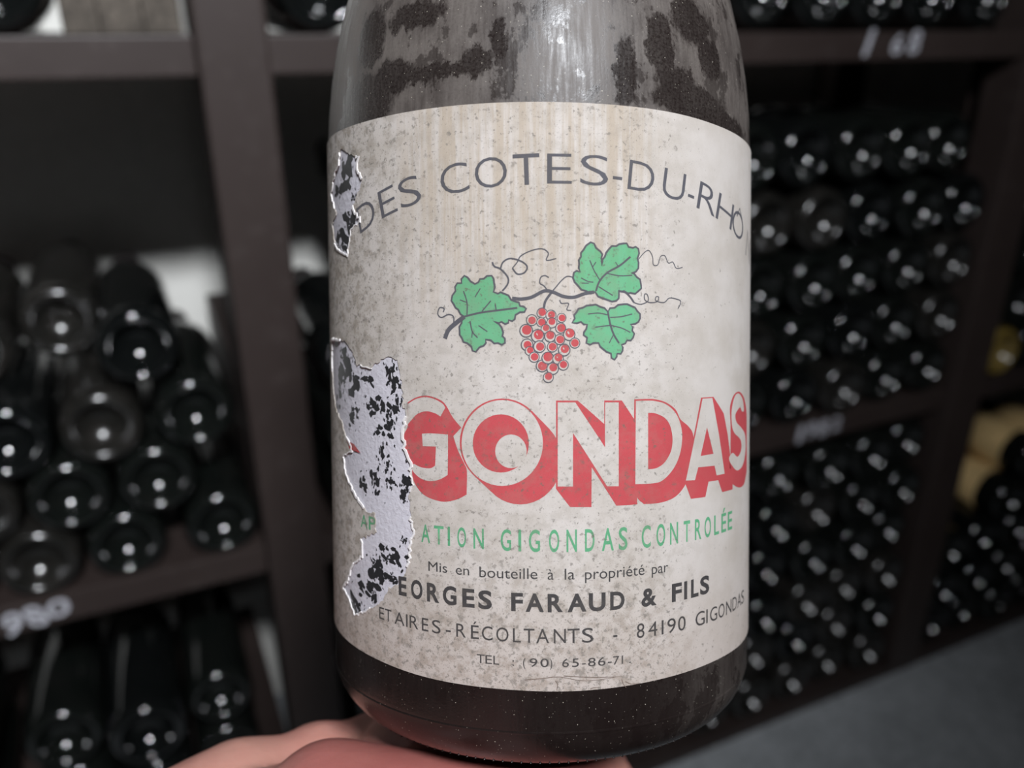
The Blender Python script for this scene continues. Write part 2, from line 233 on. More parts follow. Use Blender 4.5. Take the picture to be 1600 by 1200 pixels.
def lathe(profile, seg, name, uv=False, ang0=0.0):
    """profile of (radius, z), spun about z; optional uv in millimetres"""
    bm = bmesh.new()
    L = bm.loops.layers.uv.new('UVMap') if uv else None
    rings = []
    for r, z in profile:
        if r < 1e-7:
            rings.append([bm.verts.new((0, 0, z))])
        else:
            rings.append([bm.verts.new((r * math.sin(2 * math.pi * k / seg - math.pi), -r * math.cos(2 * math.pi * k / seg - math.pi), z)) for k in range(seg)])
    for i in range(len(rings) - 1):
        a, b = rings[i], rings[i + 1]
        for k in range(seg):
            k2 = (k + 1) % seg
            vs_ = [a[k % len(a)], a[k2 % len(a)], b[k2 % len(b)], b[k % len(b)]]
            ks = [k, k + 1, k + 1, k]
            zs = [profile[i][1]] * 2 + [profile[i + 1][1]] * 2
            uq, kk = [], []
            for v, q, z in zip(vs_, ks, zs):
                if v not in uq:
                    uq.append(v)
                    kk.append((q, z))
            if len(uq) < 3:
                continue
            f = bm.faces.new(uq)
            if uv:
                for lp, (q, z) in zip(f.loops, kk):
                    lp[L].uv = ((2 * math.pi * q / seg - math.pi) * 40.0, z * 1000.0)
    return from_bm(bm, name)


# ================================================================= materials
def mat_wood():
    t = NT('dark_brown_painted_wood')
    v = t.coord('Object', (1.0, 1.0, 1.0))
    n1 = t.noise(v, 9.0, 4)
    n2 = t.noise(v, 60.0, 3)
    c = t.mix(n1, (0.030, 0.0205, 0.0185), (0.049, 0.036, 0.032))
    c = t.mix(t.rng(n2, 0.55, 0.75, 0, 0.35), c, (0.075, 0.06, 0.056))
    t.bump(n2, 0.15, 0.001)
    return t.set(color=c, rough=0.5, spec=0.35)


def mat_plain(name, col, rough=0.8, var=0.25, scale=12.0, bump=0.2):
    t = NT(name)
    v = t.coord('Object')
    n = t.noise(v, scale, 6, 0.6)
    n2 = t.noise(v, scale * 9, 3, 0.6)
    f = t.math('MULTIPLY', t.math('ADD', n, n2), 0.5)
    c = t.mix(t.rng(f, 0.35, 0.65), tuple(k * (1 - var) for k in col), tuple(min(1, k * (1 + var)) for k in col))
    t.bump(n2, bump, 0.002)
    return t.set(color=c, rough=rough, spec=0.3)


def mat_dark_glass(name, glass, dust, dustcol, rough=0.1):
    t = NT(name)
    v = t.coord('Object')
    oi = t.n('ShaderNodeObjectInfo')
    mv = t.n('ShaderNodeVectorMath', operation='ADD')
    t.put(mv.inputs[0], v)
    t.put(mv.inputs[1], oi.outputs['Location'])
    n1 = t.noise(mv.outputs[0], 35.0, 5, 0.65)
    f = t.rng(n1, 0.4, 0.75, dust * 0.4, dust)
    c = t.mix(f, glass, dustcol)
    r = t.math('ADD', t.math('MULTIPLY', f, 0.25), rough)
    return t.set(color=c, rough=r, ior=1.75)


WOOD = mat_wood()
PLASTER = mat_plain('white_plaster', (0.86, 0.85, 0.80), 0.9, 0.04, 6, 0.3)
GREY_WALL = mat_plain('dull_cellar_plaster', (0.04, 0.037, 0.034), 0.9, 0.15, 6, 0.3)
CONCRETE = mat_plain('grey_concrete', (0.40, 0.42, 0.435), 0.85, 0.22, 7.0, 0.3)
CHALK = mat_plain('white_chalk', (0.55, 0.55, 0.6), 0.95, 0.3, 150, 0.1)
GLASS_A = mat_dark_glass('dusty_dark_bottle_glass', (0.004, 0.006, 0.005), 0.35, (0.02, 0.018, 0.017), 0.05)
GLASS_B = mat_dark_glass('clean_dark_bottle_glass', (0.004, 0.005, 0.005), 0.10, (0.03, 0.028, 0.026), 0.04)
GLASS_C = mat_dark_glass('very_dusty_bottle_glass', (0.006, 0.007, 0.006), 0.75, (0.03, 0.026, 0.023), 0.08)
GLASS_AMBER = mat_dark_glass('amber_bottle_glass', (0.22, 0.15, 0.03), 0.3, (0.2, 0.16, 0.09), 0.2)
FOIL = mat_plain('dark_foil', (0.014, 0.011, 0.011), 0.4, 0.2, 40, 0.05)
TAN_PAPER = mat_plain('tan_paper', (0.74, 0.52, 0.24), 0.85, 0.2, 30, 0.1)
OLD_WOOD = mat_plain('weathered_wood', (0.10, 0.085, 0.07), 0.85, 0.45, 25, 0.3)

# ================================================================= the room
R_S0, R_S1, R_N0, R_N1, R_H1 = -1.7, 3.4, -2.6, 0.40, 0.99


def quad_slab(name, pts, thick_dir, thick, mat):
    bm = bmesh.new()
    a = [bm.verts.new(p) for p in pts]
    b = [bm.verts.new(p + thick_dir * thick) for p in pts]
    bm.faces.new(a)
    bm.faces.new(b[::-1])
    for i in range(4):
        j = (i + 1) % 4
        bm.faces.new((a[i], b[i], b[j], a[j]))
    o = link(name, from_bm(bm, name, False), mat)
    o['kind'] = 'structure'
    return o


UP = Vector((0, 0, 1))
HF = -CAM_H
quad_slab('floor', [RP(R_S0, R_N0, HF), RP(R_S1, R_N0, HF), RP(R_S1, R_N1, HF), RP(R_S0, R_N1, HF)], -UP, 0.1, CONCRETE)
quad_slab('ceiling', [RP(R_S0, R_N0, R_H1), RP(R_S1, R_N0, R_H1), RP(R_S1, R_N1, R_H1), RP(R_S0, R_N1, R_H1)], UP, 0.1, GREY_WALL)
quad_slab('wall_back', [RP(R_S0, R_N1, HF), RP(R_S1, R_N1, HF), RP(R_S1, R_N1, R_H1), RP(R_S0, R_N1, R_H1)], RN, 0.1, PLASTER)
quad_slab('wall_front', [RP(R_S0, R_N0, HF), RP(R_S1, R_N0, HF), RP(R_S1, R_N0, R_H1), RP(R_S0, R_N0, R_H1)], -RN, 0.1, GREY_WALL)
quad_slab('wall_left', [RP(R_S0, R_N0, HF), RP(R_S0, R_N1, HF), RP(R_S0, R_N1, R_H1), RP(R_S0, R_N0, R_H1)], -RU, 0.1, GREY_WALL)
quad_slab('wall_right', [RP(R_S1, R_N0, HF), RP(R_S1, R_N1, HF), RP(R_S1, R_N1, R_H1), RP(R_S1, R_N0, R_H1)], RU, 0.1, GREY_WALL)

# ================================================================= the rack
rack = empty('wine_rack', RP(0.1, 0.0, HF))
tag(rack, 'dark brown wooden wine rack with chalked years, standing along the wall behind the bottle', 'rack')
RACK_MESHES = []
DEPTH = 0.345
TOP = 0.93
for s0, s1 in ((-0.93, -0.87), (0.071, 0.129), (1.085, 1.155), (2.11, 2.17)):
    RACK_MESHES.append(rack_box('post', s0, s1, -0.012, 0.05, HF, TOP, WOOD, rack, 0.004))
    RACK_MESHES.append(rack_box('side_strip', s0 + 0.02, s1 + 0.008, 0.0505, 0.085, HF, TOP, WOOD, rack))
    RACK_MESHES.append(rack_box('rear_post', s0 + 0.03, s1 + 0.028, DEPTH + 0.0005, DEPTH + 0.045, HF, TOP, WOOD, rack))
for s0, s1 in ((0.071, 0.129), (1.085, 1.155)):
    for hh in (0.476, -0.024, -0.524):
        RACK_MESHES.append(rack_box('cross_rail', s0 - 0.0004, s1 + 0.0004, 0.0505, DEPTH, hh - 0.014, hh + 0.012, WOOD, rack))
RACK_MESHES.append(rack_box('side_board', 0.0725, 0.128, 0.0855, DEPTH, -0.509, -0.325, WOOD, rack))
BAYS = ((-0.87, 0.071), (0.129, 1.085), (1.155, 2.11))
SHELF2 = (-0.502, -0.511, -0.511)
shelves = {}
for i, (s0, s1) in enumerate(BAYS):
    a, b = s0 + 0.0005, s1 - 0.0005
    b2 = b
    shelves[i, 1] = rack_box('shelf', a, b2, 0.0, DEPTH, -0.040, -0.008, WOOD, rack)
    shelves[i, 2] = rack_box('shelf', a, b2, 0.0, DEPTH, SHELF2[i] - 0.032, SHELF2[i], WOOD, rack)
    shelves[i, 3] = rack_box('shelf', a, b2, -0.011, DEPTH, HF + 0.0005, -1.045, WOOD, rack)
    shelves[i, 4] = rack_box('shelf', a, b2, 0.0, DEPTH, 0.46, 0.492, WOOD, rack)
    for k in (1, 2, 3, 4):
        RACK_MESHES.append(shelves[i, k])
shelves[0, 5] = rack_box('shelf', BAYS[0][0] + 0.0005, BAYS[0][1] - 0.0005, 0.0, DEPTH, -0.827 - 0.03, -0.827, WOOD, rack)
RACK_MESHES.append(shelves[0, 5])
for o in RACK_MESHES:
    o.matrix_parent_inverse = rack.matrix_world.inverted()


def keep(o, parent):
    o.parent = parent
    o.matrix_parent_inverse = Matrix.Identity(4)


for o in RACK_MESHES:               # meshes hold world coordinates: shift them to the rack base
    o.matrix_parent_inverse = Matrix.Identity(4)
    o.data.transform(Matrix.Translation(-rack.location))


def text_mesh(body, name, offset=0.0, res=4):
    c = bpy.data.curves.new(name, 'FONT')
    c.body = body
    c.size = 1.0
    c.offset = offset
    c.resolution_u = res
    o = bpy.data.objects.new(name, c)
    COL.objects.link(o)
    dg = bpy.context.evaluated_depsgraph_get()
    me = bpy.data.meshes.new_from_object(o.evaluated_get(dg))
    bpy.data.objects.remove(o)
    bpy.data.curves.remove(c)
    return me


def bounds(me):
    xs = [v.co.x for v in me.vertices]
    ys = [v.co.y for v in me.vertices]
    return min(xs), max(xs), min(ys), max(ys)


def chalk_mark(glyphs, shelf, front):
    """hand-written figures on a shelf edge: (char, s, h, width, height, slant)"""
    for ch, s, h, wd, ht, sl in glyphs:
        bm = bmesh.new()
        me = text_mesh(ch, 'chalk', 0.02)
        x0, x1, y0, y1 = bounds(me)
        for v in me.vertices:
            px = (v.co.x - (x0 + x1) / 2) / max(x1 - x0, 1e-3) * wd
            py = (v.co.y - (y0 + y1) / 2) / (y1 - y0) * ht
            v.co = RP(s + px + py * sl, front - 0.0006, h + py) - rack.location
        bm.from_mesh(me)
        bpy.data.meshes.remove(me)
        o = link('chalk_figure', from_bm(bm, 'chalk_figure', False), CHALK, shelf)
        o['label'] = 'white chalk figure'


chalk_mark([('1', -0.193, -0.522, .008, .026, .1), ('9', -0.166, -0.522, .017, .026, .1), ('8', -0.146, -0.519, .017, .024, -.25), ('0', -0.126, -0.516, .02, .02, .1)], shelves[0, 2], 0.0)
chalk_mark([('1', .812, -.020, .007, .029, .3), ('6', .858, -.022, .017, .023, .15), ('8', .886, -.02, .018, .027, .15)], shelves[1, 1], 0.0)
chalk_mark([('1', .800, -.526, .009, .026, .1), ('9', .820, -.524, .017, .025, .1), ('8', .842, -.525, .017, .026, .1), ('2', .866, -.523, .017, .022, .1)], shelves[1, 2], 0.0)

# ================================================================= stacked bottles
PUNT = [(0.0, 0.0235), (0.005, 0.0231), (0.010, 0.0217), (0.0145, 0.0193), (0.0185, 0.0160), (0.0222, 0.0115), (0.0252, 0.0062), (0.0272, 0.0022),
        (0.0295, 0.0004), (0.0318, 0.0), (0.0345, 0.0008), (0.0375, 0.0038), (0.0395, 0.0085), (0.0405, 0.016)]


def stack_bottle_mesh(name, rad, seg, burgundy=True):
    k = rad / 0.0405
    p = [(r * k, z * k) for r, z in PUNT]
    if burgundy:
        up = [(0.0405 * k, 0.165), (0.0385 * k, 0.185), (0.033 * k, 0.208), (0.0245 * k, 0.232), (0.0175, 0.252), (0.0148, 0.268)]
    else:
        up = [(0.0405 * k, 0.185), (0.0395 * k, 0.195), (0.034 * k, 0.208), (0.0235 * k, 0.221), (0.0165, 0.233), (0.0148, 0.245)]
    p += up + [(0.0146, 0.286), (0.0162, 0.287), (0.0162, 0.294), (0.0140, 0.2965), (0.0, 0.2965)]
    me = lathe(p, seg, name)
    me.transform(Matrix.Rotation(-math.pi / 2, 4, 'X'))        # axis z -> +y
    return me


def capsule_mesh():
    me = lathe([(0.0153, 0.252), (0.0152, 0.285), (0.0167, 0.2865), (0.0167, 0.295), (0.0145, 0.2975), (0.0, 0.2975)], 20, 'capsule')
    me.transform(Matrix.Rotation(-math.pi / 2, 4, 'X'))
    return me


def sleeve_mesh(rad, y0, y1):
    me = lathe([(rad - 0.001, y0), (rad + 0.0004, y0), (rad + 0.0004, y1), (rad - 0.001, y1)], 32, 'paper_label')
    me.transform(Matrix.Rotation(-math.pi / 2, 4, 'X'))
    return me


MESH = {}
for mname, m in (('A', GLASS_A), ('B', GLASS_B), ('C', GLASS_C), ('Y', GLASS_AMBER)):
    for big, rad, seg in (('L', 0.0405, 28), ('S', 0.0363, 40)):
        me = stack_bottle_mesh('wine_bottle', rad, seg, mname != 'C')
        me.materials.append(m)
        MESH[mname + big] = me
CAP = capsule_mesh()
CAP.materials.append(FOIL)
SLEEVE = sleeve_mesh(0.0405, 0.045, 0.135)
SLEEVE.materials.append(TAN_PAPER)
ROT = math.atan2(RU.y, RU.x)


def bottle(s, h, label, group, kind='A', size='L', n=0.0, label_sleeve=False, tilt=None):
    o = link('wine_bottle', MESH[kind + size])
    o.location = RP(s, n, h)
    o.rotation_euler = (random.uniform(-.006, .006), random.uniform(0, 6.28), ROT + (random.uniform(-.02, .02) if tilt is None else tilt))
    o.rotation_mode = 'YXZ'
    tag(o, label, 'bottle', group)
    c = link('capsule', CAP, None, o)
    if label_sleeve:
        l = link('paper_label', SLEEVE, None, o)
        l['label'] = 'tan paper label'
    return o


ORD = ['first', 'second', 'third', 'fourth', 'fifth', 'sixth', 'seventh', 'eighth', 'ninth', 'tenth', 'eleventh', 'twelfth']

# left bay, upper stack: rows from the shelf up
G = 'bottles stacked in the left bay above the chalked shelf'
left = [
    (.0335, -.4655, 'dark bottle on the left shelf, tight against the post', 'A', 0.0),
    (-.0560, -.4655, 'dark bottle on the left shelf, second from the post', 'A', 0.0),
    (-.1325, -.4655, 'dark bottle on the left shelf, third from the post, above the chalk figures', 'C', 0.0),
    (-.2080, -.4655, 'dark bottle on the left shelf, fourth from the post, cut by the frame', 'A', 0.0),
    (-.0180, -.4020, 'dark bottle in the second row of the left stack, nearest the post', 'A', 0.0),
    (-.0945, -.4020, 'dark bottle in the second row of the left stack, second from the post', 'A', 0.0),
    (-.1700, -.4020, 'dark bottle in the second row of the left stack, at the frame edge', 'C', 0.0),
    (.0250, -.3395, 'dark bottle in the third row of the left stack, against the post', 'A', 0.0),
    (-.0560, -.3390, 'dusty bottle in the third row of the left stack, second from the post', 'C', 0.0),
    (-.1320, -.3390, 'dark bottle in the third row of the left stack, third from the post', 'B', 0.0),
    (-.0130, -.2665, 'dark bottle topmost in the left stack with a clean black base', 'B', 0.0),
    (-.0780, -.2620, 'dusty bottle pushed back in the top row of the left stack', 'C', 0.09),
    (-.1530, -.2700, 'dusty bottle at the left frame edge, top row of the left stack', 'C', 0.06)]
for s, h, lab, kd, n in left:
    bottle(s, h, lab, G, kd, 'S', n)
# left bay, lower row
G = 'bottles in the left bay below the chalked shelf'
for s, lab, kd, n in ((.0020, 'dark bottle below the left shelf, nearest the post', 'A', 0.03), (-.0755, 'dark bottle below the left shelf, second from the post', 'B', 0.0),
                      (-.1575, 'dark bottle below the left shelf, third from the post', 'A', 0.03), (-.2640, 'dark bottle below the left shelf, fourth from the post', 'A', 0.01)):
    sz = 'S' if s > 0 else 'L'
    bottle(s, -.709 if s > 0 else -.705, lab, G, kd, sz, n)
    bottle(s, -.790 if s > 0 else -.786, lab.replace('bottle below the left shelf', 'bottle in the lower row under the left shelf'), G, kd, sz, n)
# on the top left shelf
bottle(-.0665, .0326, 'dark bottle on the upper left shelf, left of the weathered box', 'bottles on the upper shelf', 'B', 'L', 0.0)
bottle(.178, .0326, 'dark shiny bottle on the upper shelf just right of the left post', 'bottles on the upper shelf', 'B', 'L', 0.0)
wb = empty('wooden_box', RP(0.022, 0.03, -0.008))
tag(wb, 'weathered tan wooden box on the upper left shelf beside the post', 'box')
wp = []
for k, (a, b) in enumerate(((-.024, .0035), (.004, .0365), (.037, .066))):
    wp.append(rack_box('plank', a, b, 0.03, 0.042, -0.0078, 0.075, OLD_WOOD, wb, 0.002))
wp.append(rack_box('side_panel', -.024, -.014, 0.0425, 0.25, -0.0078, 0.075, OLD_WOOD, wb, 0.001))
wp.append(rack_box('side_panel', .056, .066, 0.0425, 0.25, -0.0078, 0.075, OLD_WOOD, wb, 0.001))
wp.append(rack_box('back_panel', -.013, .055, 0.24, 0.25, -0.0078, 0.075, OLD_WOOD, wb, 0.001))
wp.append(rack_box('lid', -.024, .066, 0.03, 0.25, 0.0755, 0.083, OLD_WOOD, wb, 0.001))
for o in wp:
    o.data.transform(Matrix.Translation(-wb.location))

# middle bay
COLS = [1.042, .957, .871, .785, .700, .614, .529, .443, .357, .272, .186]
ROWS_U = [-.470, -.3885, -.307, -.2255, -.144]
NAMES_U = ['bottom', 'second', 'third', 'fourth', 'top']
GU = 'bottles stacked in the middle bay above its chalked shelf'
for ri, h in enumerate(ROWS_U):
    for ci, s in enumerate(COLS):
        if ri == 4:
            s += (-.052, -.040, -.034, -.034)[ci] if ci < 4 else -.034
            if ci > 9:
                continue
        if ci == 10 and ri > 2:
            continue
        side = ('%s from the right post' % ORD[ci]) if ci < 6 else ('%s from the left post' % ORD[10 - ci])
        kd = random.choice('AAABC') if not (ri == 4 and ci < 4) else 'A'
        if (ri, ci) in ((3, 0), (4, 3)):
            kd = 'B'
        bottle(s + random.uniform(-.0012, .0012) * (ci < 10), h, 'dark bottle in the middle bay, %s row of upper stack, %s' % (NAMES_U[ri], side), GU, kd, 'L', random.uniform(-.004, .006))
ROWS_L = [-1.0045, -.923, -.8415, -.760, -.6785, -.597]
NAMES_L = ['bottom', 'second', 'third', 'fourth', 'fifth', 'top']
GL = 'bottles stacked in the middle bay below its chalked shelf'
for ri, h in enumerate(ROWS_L):
    for ci, s in enumerate(COLS):
        side = ('%s from the right post' % ORD[ci]) if ci < 6 else ('%s from the left post' % ORD[10 - ci])
        kd = random.choice('AAABCC')
        bottle(s + random.uniform(-.0012, .0012), h, 'dark bottle in the middle bay, %s row of lower stack, %s' % (NAMES_L[ri], side), GL, kd, 'L', random.uniform(-.006, .012))
for ci, s in enumerate((1.0, .905, .82, .737, .652)):
    bottle(s, .0326, 'dark bottle on the topmost middle bay shelf, %s from the right post' % ORD[ci], 'bottles on the upper shelf', 'B', 'L')

# right bay
GR = 'bottles in the right bay beyond the second post'
for ri, h in enumerate((-.470, -.3885, -.307)):
    for ci, s in enumerate((1.199, 1.282)):
        amber = ri == 0 and ci == 0
        lab = ('amber bottle in the right bay beside the second post' if amber else
               'dark bottle in the right bay, %s row above shelf, %s from the post' % (NAMES_U[ri], ORD[ci]))
        bottle(s, h, lab, GR, 'Y' if amber else 'A', 'L', random.uniform(-.004, .004))
for ri, h in enumerate(ROWS_L[:3]):
    for ci, s in enumerate((1.199, 1.2835, 1.368, 1.4525, 1.537)):
        bottle(s, h, 'dark bottle in the right bay, %s row of floor stack, %s from the post' % (NAMES_L[ri], ORD[ci]), GR, random.choice('AAB'), 'L', random.uniform(-.006, .008))
for s, h, lab in ((1.326, -.7715, 'tan labelled bottle on the right bay floor stack, lowest of the tan ones'),
                  (1.4105, -.7715, 'dark bottle on the right bay floor stack, right of the lowest tan label'),
                  (1.495, -.7715, 'dark bottle on the right bay floor stack, far right end'),
                  (1.368, -.7005, 'tan labelled bottle on the right bay stack, second of the tan ones'),
                  (1.4525, -.7005, 'tan labelled bottle on the right bay stack at the frame edge')):
    bottle(s, h, lab, GR, 'A', 'L', 0.0, 'tan' in lab and 'right of' not in lab, 0.0)

# ================================================================= the wine bottle in the hand
BASE = Vector((BASEXYZ[0], BASEXYZ[1], BASEXYZ[2] + CAM_H))
BX = Vector((0.9994783, -0.0273612, 0.0171627))
BY = Vector((0.0317005, 0.9327928, -0.3590164))
BZ = Vector((-0.0061862, 0.3593732, 0.9331735))
BM = Matrix((BX, BY, BZ)).transposed().to_4x4()
BM.translation = BASE
main = empty('wine_bottle')
main.matrix_world = BM
tag(main, 'old dusty dark wine bottle with torn mould-speckled paper label, held up in the hand', 'bottle')
RB = 0.040

GLASS_BLOBS = [(-31.8, 106.5, 6.8, 4.6), (-24.5, 109.5, 3.9, 2.5), (-30.6, 117.0, 3.6, 4.5), (-20.4, 118.5, 5.2, 2.1), (-16.9, 109.0, 5.9, 1.3), (-9.0, 109.6, 2.2, 2.1), (-5.6, 112.6, 1.0, 2.8), (19.9, 113.8, 2.7, 4.3), (23.0, 107.6, 4.2, 2.4), (26.5, 105.2, 7.8, 2.5), (32.3, 103.2, 10.3, 2.0), (27.2, 118.2, 4.1, 3.4), (31.3, 113.1, 2.7, 3.0), (-37.4, 104.1, 4.6, 2.1), (13.8, 108.3, 1.9, 4.7)]


def mat_main_glass():
    t = NT('dusty_main_bottle_glass')
    uv = t.coord('UV')
    # ragged edges: warp the coordinates of the rubbed patches
    wn = t.n('ShaderNodeTexNoise')
    t.put(wn.inputs['Vector'], t.coord('UV', (1.0, 0.55, 1)))
    wn.inputs['Scale'].default_value = 0.55
    wn.inputs['Detail'].default_value = 6
    wn.inputs['Roughness'].default_value = 0.75
    sub = t.n('ShaderNodeVectorMath', operation='SUBTRACT')
    t.put(sub.inputs[0], wn.outputs[1])
    sub.inputs[1].default_value = (0.5, 0.5, 0.5)
    mul = t.n('ShaderNodeVectorMath', operation='MULTIPLY')
    t.put(mul.inputs[0], sub.outputs[0])
    mul.inputs[1].default_value = (7.0, 6.0, 0)
    add = t.n('ShaderNodeVectorMath', operation='ADD')
    t.put(add.inputs[0], uv)
    t.put(add.inputs[1], mul.outputs[0])
    rub = blob_mask(t, add.outputs[0], GLASS_BLOBS, 0.95, 1.3)
    streak = t.noise(t.coord('UV', (1.3, 0.12, 1)), 1.0, 5, 0.6)
    cloud = t.noise(t.coord('UV', (0.12, 0.1, 1)), 1.0, 5, 0.6)
    fine = t.noise(uv, 2.2, 4, 0.7)
    dust = t.math('MULTIPLY', t.rng(t.math('ADD', t.math('MULTIPLY', cloud, 0.6), t.math('MULTIPLY', streak, 0.4)), 0.32, 0.62, 0.5, 1.0), 0.92)
    patch = t.rng(t.noise(t.coord('UV', (0.11, 0.075, 1), (4, 9, 0)), 1.0, 6, 0.72), 0.53, 0.57, 0.0, 0.6)
    rub = t.math('MAXIMUM', t.math('MULTIPLY', rub, t.rng(fine, 0.3, 0.6, 1.0, 0.75)), patch)
    dust = t.math('MULTIPLY', dust, t.math('SUBTRACT', 1.0, t.math('MULTIPLY', rub, 0.95)))
    # little dust clings to the foot
    sep = t.n('ShaderNodeSeparateXYZ')
    t.put(sep.inputs[0], uv)
    lowu = t.rng(sep.outputs[0], 16.0, 36.0, 0.05, 0.45)
    low = t.rng(sep.outputs[1], 15.0, 23.0, 0.0, 1.0)
    dust = t.math('MULTIPLY', dust, t.math('MAXIMUM', low, lowu))
    dust = t.math('MULTIPLY', dust, t.rng(fine, 0.2, 0.6, 0.75, 1.0))
    dcol = t.mix(cloud, (0.098, 0.082, 0.075), (0.15, 0.131, 0.116))
    c = t.mix(dust, (0.010, 0.0065, 0.006), dcol)
    # pale specks
    sp = t.noise(t.coord('UV', (1, 1, 1), (31, 7, 0)), 3.2, 1, 0.4)
    c = t.mix(t.rng(sp, 0.74, 0.78, 0, 0.8), c, (0.5, 0.46, 0.38))
    r = t.math('ADD', t.math('MULTIPLY', dust, 0.42), t.rng(streak, 0.3, 0.7, 0.14, 0.24))
    t.bump(t.math('ADD', fine, streak), 0.10, 0.0003)
    return t.set(color=c, rough=r, ior=1.48, spec=0.42)


RIM = 0.0090
prof = [(0.0, 0.0225), (0.008, 0.0215), (0.015, 0.018), (0.021, 0.012), (0.0255, 0.005), (0.0285, 0.0012), (0.031, 0.0)]
for k in range(1, 9):
    a = math.radians(90 * k / 8)
    prof.append((0.031 + RIM * math.sin(a), RIM - RIM * math.cos(a)))
prof += [(0.04, 0.0148), (0.04, 0.0183), (0.04, 0.0328), (0.04, 0.0628), (0.04, 0.0928), (0.04, 0.1033), (0.0398, 0.1093), (0.0392, 0.1153), (0.0382, 0.1218), (0.0366, 0.1288), (0.034, 0.1378), (0.0305, 0.1478), (0.0262, 0.1598), (0.0222, 0.1718), (0.0187, 0.1848), (0.0163, 0.1978),
         (0.0150, 0.2108), (0.0146, 0.2248), (0.0144, 0.2858), (0.0163, 0.2868), (0.0163, 0.2938), (0.0140, 0.2968), (0.0095, 0.2968), (0.0095, 0.2828), (0.0, 0.2828)]
MG = mat_main_glass()
body = link('glass_body', lathe(prof, 160, 'glass_body', True), MG, main)
cork = link('cork', lathe([(0.0, 0.283), (0.0093, 0.283), (0.0093, 0.2973), (0.0085, 0.2983), (0.0, 0.2983)], 24, 'cork'), OLD_WOOD, main)
# knurled foot: short ridges round the heel, and the mould seam
bm = bmesh.new()
for k in range(150):
    a = 2 * math.pi * k / 150
    for rr, zz in ((0.0352, 0.00135),):
        c0 = Vector((rr * math.sin(a), -rr * math.cos(a), zz))
        m4 = Matrix.Translation(c0) @ Matrix.Rotation(a, 4, 'Z') @ Matrix.Diagonal((0.00030, 0.0010, 0.00013, 1))
        bmesh.ops.create_icosphere(bm, subdivisions=1, radius=1.0, matrix=m4)
kn = link('knurling', from_bm(bm, 'knurling'), MG, main)
kn['kind'] = 'stuff'
seam = link('mould_seam', lathe([(0.03993, 0.0078), (0.04003, 0.0080), (0.03995, 0.0083)], 120, 'mould_seam', True), MG, main)


# ---- wrapping flat print round the bottle (millimetres: u along the girth, v up)
def wrap_bm(bm, rad, step=1.0):
    us = [v.co.x for v in bm.verts]
    u0, u1 = min(us), max(us)
    u = math.floor(u0 / step) * step + step
    while u < u1:
        bmesh.ops.bisect_plane(bm, geom=bm.verts[:] + bm.edges[:] + bm.faces[:], plane_co=(u, 0, 0), plane_no=(1, 0, 0), dist=1e-5)
        u += step
    L = bm.loops.layers.uv.get('UVMap') or bm.loops.layers.uv.new('UVMap')
    for f in bm.faces:
        for lp in f.loops:
            lp[L].uv = (lp.vert.co.x, lp.vert.co.y)
    for v in bm.verts:
        th = v.co.x / 40.15
        r = rad + v.co.z * 0.001
        v.co = Vector((r * math.sin(th), -r * math.cos(th), v.co.y * 0.001))


def to_mesh(bm, name, smooth=False):
    # print must face outward
    bmesh.ops.recalc_face_normals(bm, faces=bm.faces)
    for f in bm.faces:
        c = f.calc_center_median()
        if f.normal.dot(Vector((c.x, c.y, 0))) < 0:
            f.normal_flip()
    me = bpy.data.meshes.new(name)
    bm.to_mesh(me)
    bm.free()
    if smooth:
        for p in me.polygons:
            p.use_smooth = True
    return me


def fill_shapes(shapes):
    """shapes: list of [outer, hole, ...] in mm -> one flat bmesh"""
    out = bmesh.new()
    for shp in shapes:
        c = bpy.data.curves.new('shape', 'CURVE')
        c.dimensions = '2D'
        c.fill_mode = 'BOTH'
        for pts in shp:
            sp = c.splines.new('POLY')
            sp.points.add(len(pts) - 1)
            for p, (x, y) in zip(sp.points, pts):
                p.co = (x, y, 0, 1)
            sp.use_cyclic_u = True
        o = bpy.data.objects.new('shape', c)
        COL.objects.link(o)
        dg = bpy.context.evaluated_depsgraph_get()
        me = bpy.data.meshes.new_from_object(o.evaluated_get(dg))
        out.from_mesh(me)
        bpy.data.objects.remove(o)
        bpy.data.curves.remove(c)
        bpy.data.meshes.remove(me)
    return out


def smooth_line(pts, n=6, closed=False):
    res = []
    N = len(pts)
    rng_ = range(N if closed else N - 1)
    for i in rng_:
        p0 = pts[(i - 1) % N] if closed or i > 0 else pts[0]
        p1, p2 = pts[i], pts[(i + 1) % N]
        p3 = pts[(i + 2) % N] if closed or i + 2 < N else pts[-1]
        for k in range(n):
            t = k / n
            q = []
            for d in (0, 1):
                a, b, c, e = p0[d], p1[d], p2[d], p3[d]
                q.append(0.5 * (2 * b + (c - a) * t + (2 * a - 5 * b + 4 * c - e) * t * t + (3 * b - a - 3 * c + e) * t ** 3))
            res.append(tuple(q))
    if not closed:
        res.append(tuple(pts[-1]))
    return res


def ribbon(bm, pts, width, z=0.0, taper=False, closed=False):
    N = len(pts)
    L, R = [], []
    for i in range(N):
        a = pts[(i - 1) % N] if closed or i > 0 else pts[i]
        b = pts[(i + 1) % N] if closed or i < N - 1 else pts[i]
        dx, dy = b[0] - a[0], b[1] - a[1]
        l = math.hypot(dx, dy) or 1
        wd = width / 2
        if taper:
            wd *= 0.45 + 0.55 * (1 - i / (N - 1))
        L.append(bm.verts.new((pts[i][0] - dy / l * wd, pts[i][1] + dx / l * wd, z)))
        R.append(bm.verts.new((pts[i][0] + dy / l * wd, pts[i][1] - dx / l * wd, z)))
    for i in range(N if closed else N - 1):
        j = (i + 1) % N
        try:
            bm.faces.new((L[i], R[i], R[j], L[j]))
        except ValueError:
            pass


